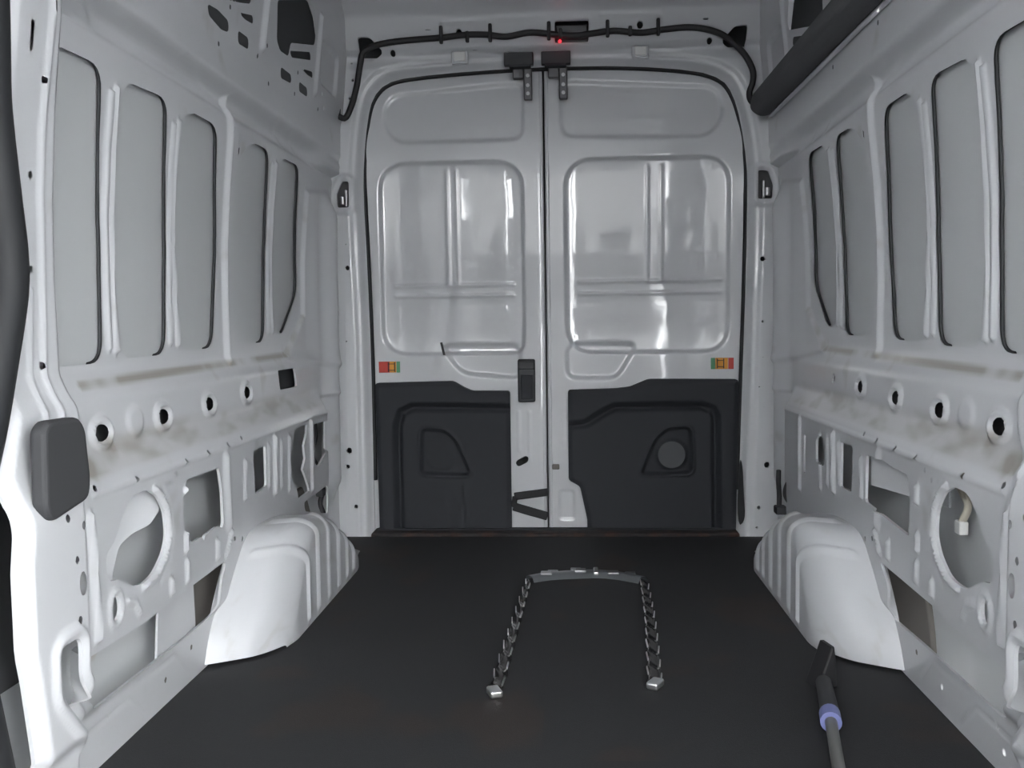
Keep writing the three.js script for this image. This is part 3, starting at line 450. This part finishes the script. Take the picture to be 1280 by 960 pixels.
// ---------------------------------------------------------------- wiring along the header
{
  const t = thing('wiring_harness', 'black taped cable running along the header above the rear doors and down both sides', 'cable');
  const P = [[-.848, 1.745], [-.848, 1.705], [-.820, 1.690], [-.795, 1.73], [-.771, 1.804], [-.752, 1.90], [-.738, 1.942], [-.700, 1.964], [-.630, 1.978], [-.52, 1.986], [-.427, 1.990], [-.33, 1.998], [-.242, 1.995], [-.173, 1.986], [-.078, 1.999], [.044, 1.985], [.11, 1.982], [.166, 1.988], [.247, 1.995], [.355, 1.985], [.45, 1.995], [.542, 1.999], [.62, 1.985], [.672, 1.962], [.720, 1.925], [.755, 1.885], [.782, 1.827], [.781, 1.785], [.768, 1.745], [.775, 1.715], [.800, 1.70]];
  put(tube(P.map(([x, y]) => [x, y, y > 1.93 ? .028 : .02]), .012, 260, 10), 'cable', M.tape, t);
  for (const [x, y0, y1] of [[-.427, 1.965, 2.034], [-.324, 1.967, 2.010], [-.234, 1.966, 2.036], [-.005, 1.966, 2.037], [.223, 1.970, 2.036], [.418, 1.970, 2.036], [.04, 1.97, 2.01], [.31, 1.972, 2.01]]) put(box(.014, y1 - y0, .02, x, (y0 + y1) / 2, .032, .005), 'clip', M.tape, t);
  put(box(.022, .055, .022, -.848, 1.735, .016, .006), 'plug', M.tape, t);
}
for (const [x, i] of [[-.361, 0], [.353, 1]]) {
  const t = thing('bracket', i ? 'small white plastic bracket on the header, right of the door seam' : 'small white plastic bracket on the header, left of the door seam', 'bracket', [x, 1.925, -.028]);
  put(box(.066, .05, .018, 0, 0, 0, .006), 'plate', M.paint, t); put(box(.046, .036, .012, 0, .002, .012, .004), 'cap', M.clip, t);
}
{
  const t = thing('brake_light', 'high brake light housing in the header with a red glow at its lower left', 'light', [.084, 2.003, -.018]);
  put(box(.124, .068, .03, 0, 0, -.012, .004), 'housing', M.dark_steel, t);
  put(box(.118, .016, .012, 0, -.003, .008, .003), 'cover_strip', M.steel, t);
  put(new THREE.SphereGeometry(.007, 12, 8).translate(-.046, -.038, .034), 'red_lamp', M.lens, t);
  const l = new THREE.PointLight(rgb(1, .03, .05), .0003); l.position.set(-.046, -.040, .048); l.castShadow = true; t.add(l);
}

// ---------------------------------------------------------------- padded rail cover on the upper right
{
  const t = thing('rail_cover', 'long dark grey padded tube along the upper right roof rail', 'rail cover', [.802, 1.692, .06]);
  const pr = new THREE.Shape(rounded([[-.045, -.02], [-.03, .045], [.02, .065], [.052, .03], [.04, -.045], [-.005, -.05]], .03, 5).map(p => new THREE.Vector2(...p)));
  const gx = new THREE.ExtrudeGeometry(pr, { depth: 2.3, bevelEnabled: true, bevelThickness: .025, bevelSize: .02, bevelOffset: -.02, bevelSegments: 4 }); gx.translate(0, 0, .02); gx.rotateX(.010);
  put(gx, 'padding', M.foam, t);
  put(box(.016, .006, 2.3, .036, -.050, 1.17, .002).rotateX(.010), 'ledge', M.paint, t);
}

// ---------------------------------------------------------------- pad on the left door post
{
  const poly = rounded([[-2.350, .714], [-2.257, .712], [-2.237, .69], [-2.225, .60], [-2.234, .566], [-2.352, .548], [-2.372, .572], [-2.368, .701]], .016);
  const t = thing('door_pad', 'dark grey rubber pad with rounded corners on the left door post', 'pad', [-.775, 0, 0]);
  const gq = slab(poly, .028, .008); gq.rotateY(Math.PI / 2); put(gq, 'pad_body', M.pad, t);
  put(box(.03, .06, .06, -.04, .64, 2.28, .004), 'mount', M.trim, t);
}
{ // rubber seal round the side-door opening
  const g = group('trim_2', 'structure');
  const P = []; for (let y = -.02; y < 2.15; y += .06) P.push([-.86, y, zEnd(y) + .035]);
  put(tube(P, .03, 90, 10), 'door_seal', M.rubber, g);
}

// ---------------------------------------------------------------- loose wires and connectors
{
  const t = thing('wire_bundle', 'tangle of black wires and plugs hanging at the right rear corner above the wheel arch', 'wires', [.855, .215, .30]);
  put(tube([[-.03, .10, 0], [-.035, .06, .02], [-.03, .01, .01], [-.035, -.05, .03]], .009, 30, 8), 'wire', M.tape, t);
  put(tube([[.02, .09, .05], [-.01, .07, .07], [-.02, .02, .06], [.01, -.03, .09]], .008, 30, 8), 'wire', M.tape, t);
  put(tube([[.0, .02, .08], [.01, .06, .12], [.015, .03, .17], [.01, -.04, .20]], .010, 30, 8), 'wire', M.tape, t);
  put(box(.04, .03, .05, -.03, -.04, .03, .006), 'plug', M.black, t); put(box(.035, .05, .03, .0, .05, .09, .006), 'plug', M.black, t);
}
{
  const t = thing('wire_bundle', 'black wires and plugs in the ragged openings at the left rear corner', 'wires', [-.885, .40, .40]);
  put(tube([[0, .11, -.05], [.015, .06, .0], [.01, .0, .03], [.02, -.05, .0]], .010, 30, 8), 'wire', M.tape, t);
  put(tube([[.01, -.10, -.02], [.025, -.14, -.05], [.02, -.19, -.03], [.03, -.23, -.04]], .009, 30, 8), 'wire', M.tape, t);
  put(box(.03, .05, .06, .0, .05, .02, .006), 'plug', M.black, t); put(box(.03, .03, .04, .02, -.15, -.04, .006), 'plug', M.black, t);
}
{
  const t = thing('wire_lead', 'short beige wire with a plug behind the round opening in the right wall', 'wires', [.915, .47, 1.745]);
  put(tube([[0, .07, .02], [-.01, .03, -.01], [-.005, -.01, .02], [-.01, -.05, .0]], .008, 30, 8), 'wire', M.wire, t); put(box(.02, .03, .03, -.01, -.06, 0, .004), 'plug', M.clip, t);
}

// ---------------------------------------------------------------- chrome grille surround lying on the floor
{
  const t = thing('grille_trim', 'u-shaped chrome trim strip lying on the black floor', 'trim strip', [.09, 0, 1.1]);
  const ribbon = (pts, halfW, height, wave) => {   // a curved strip on the floor, its crown rippled where the chrome is
    const c = new THREE.CatmullRomCurve3(pts.map(p => new THREE.Vector3(p[0] - .09, 0, p[1] - 1.1)), false, 'centripetal'), n = 130, P = [], I = [], K = 9;
    for (let i = 0; i <= n; i++) {
      const a = c.getPoint(i / n), d = c.getTangent(i / n), sx = -d.z, sz = d.x, w = halfW(i / n), ph = i / n * wave;
      for (let k = 0; k < K; k++) { const f = k / (K - 1) * 2 - 1, y = 0.001 + height * Math.sqrt(Math.max(0, 1 - f * f)) * (wave ? 0.72 + 0.28 * Math.sin(ph * 2 * Math.PI + f * 2.2) : 1), wob = wave ? 1 + 0.16 * Math.sin(ph * 2 * Math.PI + (f > 0 ? 2 : 0)) : 1; P.push(a.x + sx * f * w * wob, y, a.z + sz * f * w * wob); }
    }
    for (let i = 0; i < n; i++) for (let k = 0; k < K - 1; k++) { const a = i * K + k; I.push(a, a + 1, a + K, a + 1, a + K + 1, a + K); }
    const g = new THREE.BufferGeometry(); g.setAttribute('position', new THREE.Float32BufferAttribute(P, 3)); g.setIndex(I); g.computeVertexNormals(); g.setAttribute('uv', new THREE.Float32BufferAttribute(new Float32Array(P.length / 3 * 2), 2)); return g;
  };
  put(ribbon([[-.078, .670], [-.02, .632], [.07, .606], [.146, .596], [.22, .620], [.30, .680]], u => .040 - .012 * Math.abs(2 * u - 1), .018, 0), 'top_bar', M.satin, t, 'satin grey top bar');
  const glintBar = new RoundedBoxGeometry(.0036, .007, .034, 1, .0015); glintBar.rotateX(.25);  // bright metal pieces standing in for glints along the strip edges
  for (const [A, B, w0, w1] of [[[-.080, .68], [-.117, 1.63], .009, .017], [[.302, .69], [.258, 1.60], .013, .019]]) {
    const at = f => [A[0] + (B[0] - A[0]) * f + (A[0] < 0 ? -.001 : .006) * Math.sin(f * Math.PI), A[1] + (B[1] - A[1]) * f];
    const st = put(ribbon([0, .3, .65, 1].map(at), u => w0 + (w1 - w0) * u, .012, 9), 'side_strip', M.chrome, t, 'dark chrome side strip with bright slanted pieces as glints');
    for (let i = 0; i < 18; i++) { const f = (i + .5) / 18, p = at(f), m = put(glintBar, 'glint_piece', M.bright, st), sd = i & 1 ? 1 : -1; m.position.set(p[0] - .09 + sd * 0.86 * (w0 + (w1 - w0) * f), .009, p[1] - 1.1); m.rotation.y = (A[0] < 0 ? -.04 : -.04) + (sd > 0 ? -.10 : .10); m.scale.z = .6 + .5 * ((i * 7) % 5) / 4; }
  }
  const cap = (x, z, a) => { const g = box(.030, .018, .045, 0, .010, 0, .006); g.rotateY(a); g.translate(x - .09, 0, z - 1.1); return g; };
  put(cap(-.118, 1.675, .35), 'end_cap', M.bright, t); put(cap(.258, 1.615, -.5), 'end_cap', M.bright, t);
  for (const [x, z] of [[-.001, .592], [.078, .560], [.262, .614]]) put(box(.036, .012, .03, x - .09, .010, z - 1.1, .003), 'clip', M.satin, t);
  for (const [x, z] of [[-.022, .64], [.093, .602], [.203, .632]]) put(box(.038, .008, .035, x - .09, .020, z - 1.1, .003), 'clip', M.steel, t);
  const hl = box(.016, .012, .072, .146 - .09, .016, .598 - 1.1, .004); put(hl, 'crest', M.bright, t);
}

// ---------------------------------------------------------------- long-handled brush at the right
{
  const t = thing('brush', 'long-handled brush with a dark pointed head and blue collar, lying by the right wheel arch', 'brush', [.63, 0, 1.66]);
  const q = (a, b, r0, r1) => { const A = new THREE.Vector3(...a), B = new THREE.Vector3(...b), d = B.clone().sub(A), g = new THREE.CylinderGeometry(r1, r0, d.length(), 18); g.applyQuaternion(new THREE.Quaternion().setFromUnitVectors(new THREE.Vector3(0, 1, 0), d.normalize())); const m = A.add(B).multiplyScalar(.5); g.translate(m.x, m.y, m.z); return g; };
  const hd = new THREE.Shape([[-.034, .0], [.020, .0], [.016, .06], [.011, .097], [.003, .097], [-.016, .045]].map(p => new THREE.Vector2(...p)));
  const hg = new THREE.ExtrudeGeometry(hd, { depth: .05, bevelEnabled: true, bevelThickness: .006, bevelSize: .005, bevelOffset: -.005, bevelSegments: 2 }); hg.rotateY(.22); hg.translate(.022, .002, -.10);
  put(hg, 'head', M.tape, t);
  put(q([.012, .026, -.02], [-.022, .026, .165], .018, .020), 'grip', M.pad, t);
  put(q([-.022, .026, .160], [-.031, .026, .205], .022, .022), 'collar', M.blue, t);
  put(q([-.03, .026, .20], [-.20, .026, 1.05], .0125, .0125), 'pole', std({ color: rgb(.16, .16, .155), roughness: .4, metalness: .3 }), t);
}

// ---------------------------------------------------------------- the rest of the van: side panels, cab with its windows, the ground outside and an added sky blocker
{
  for (const s of [-1, 1]) {
    const g = group(s < 0 ? 'wall_front_left' : 'wall_front_right', 'structure');
    put(box(.04, 2.2, 1.25, s * .93, 1.06, 3.02, .01), 'side_panel', M.paint, g);
    put(box(.10, 2.2, .14, s * .88, 1.06, 3.68, .02), 'door_pillar', M.paint, g);
    put(s < 0 ? box(.06, 1.48, 1.75, s * .93, .64, 4.62, .02) : box(.06, .25, 1.75, s * .93, -.08, 4.62, .02), s < 0 ? 'cab_door' : 'door_sill', M.cab, g);
    put(box(.06, .40, 1.75, s * .91, 1.98, 4.62, .02), 'cab_header', M.paint, g);
    put(box(.06, .9, .10, s * .92, 1.36, 5.46, .02), 'windscreen_pillar', M.paint, g);
  }
  const f = group('wall_front', 'structure');
  put(box(1.86, 1.05, .10, 0, .50, 5.75, .03), 'dashboard', M.cab, f);
  put(box(1.86, .06, 1.5, 0, 2.15, 4.65, .02), 'cab_roof', M.paint, f);
  put(box(1.86, .40, .06, 0, 1.97, 5.28, .02), 'windscreen_header', M.paint, f);
  for (const s of [-1, 1]) {
    const t = thing('seat', s < 0 ? 'dark cloth passenger seat in the cab' : 'dark cloth driver seat in the cab', 'seat', [s * .48, 0, 4.75]);
    put(box(.50, .14, .50, 0, .34, .05, .06), 'cushion', M.seat, t); put(box(.52, .66, .14, 0, .72, -.24, .06), 'backrest', M.seat, t); put(box(.28, .20, .10, 0, 1.16, -.24, .04), 'headrest', M.seat, t); put(box(.40, .30, .40, 0, .14, .02, .03), 'seat_base', M.cab, t);
  }
  { const y = group('outside_blocker', 'structure'); put(box(2.9, 3.3, .2, 0, .95, 11, .02), 'added_sky_blocker', M.blocker, y); }  // unseen wall, added to block sky light and its reflection in the doors
  const gp = put(new THREE.PlaneGeometry(80, 80).rotateX(-Math.PI / 2).translate(0, -.65, 0), 'ground', M.asphalt); gp.userData.kind = 'structure';
}
renderer.render(scene, camera);
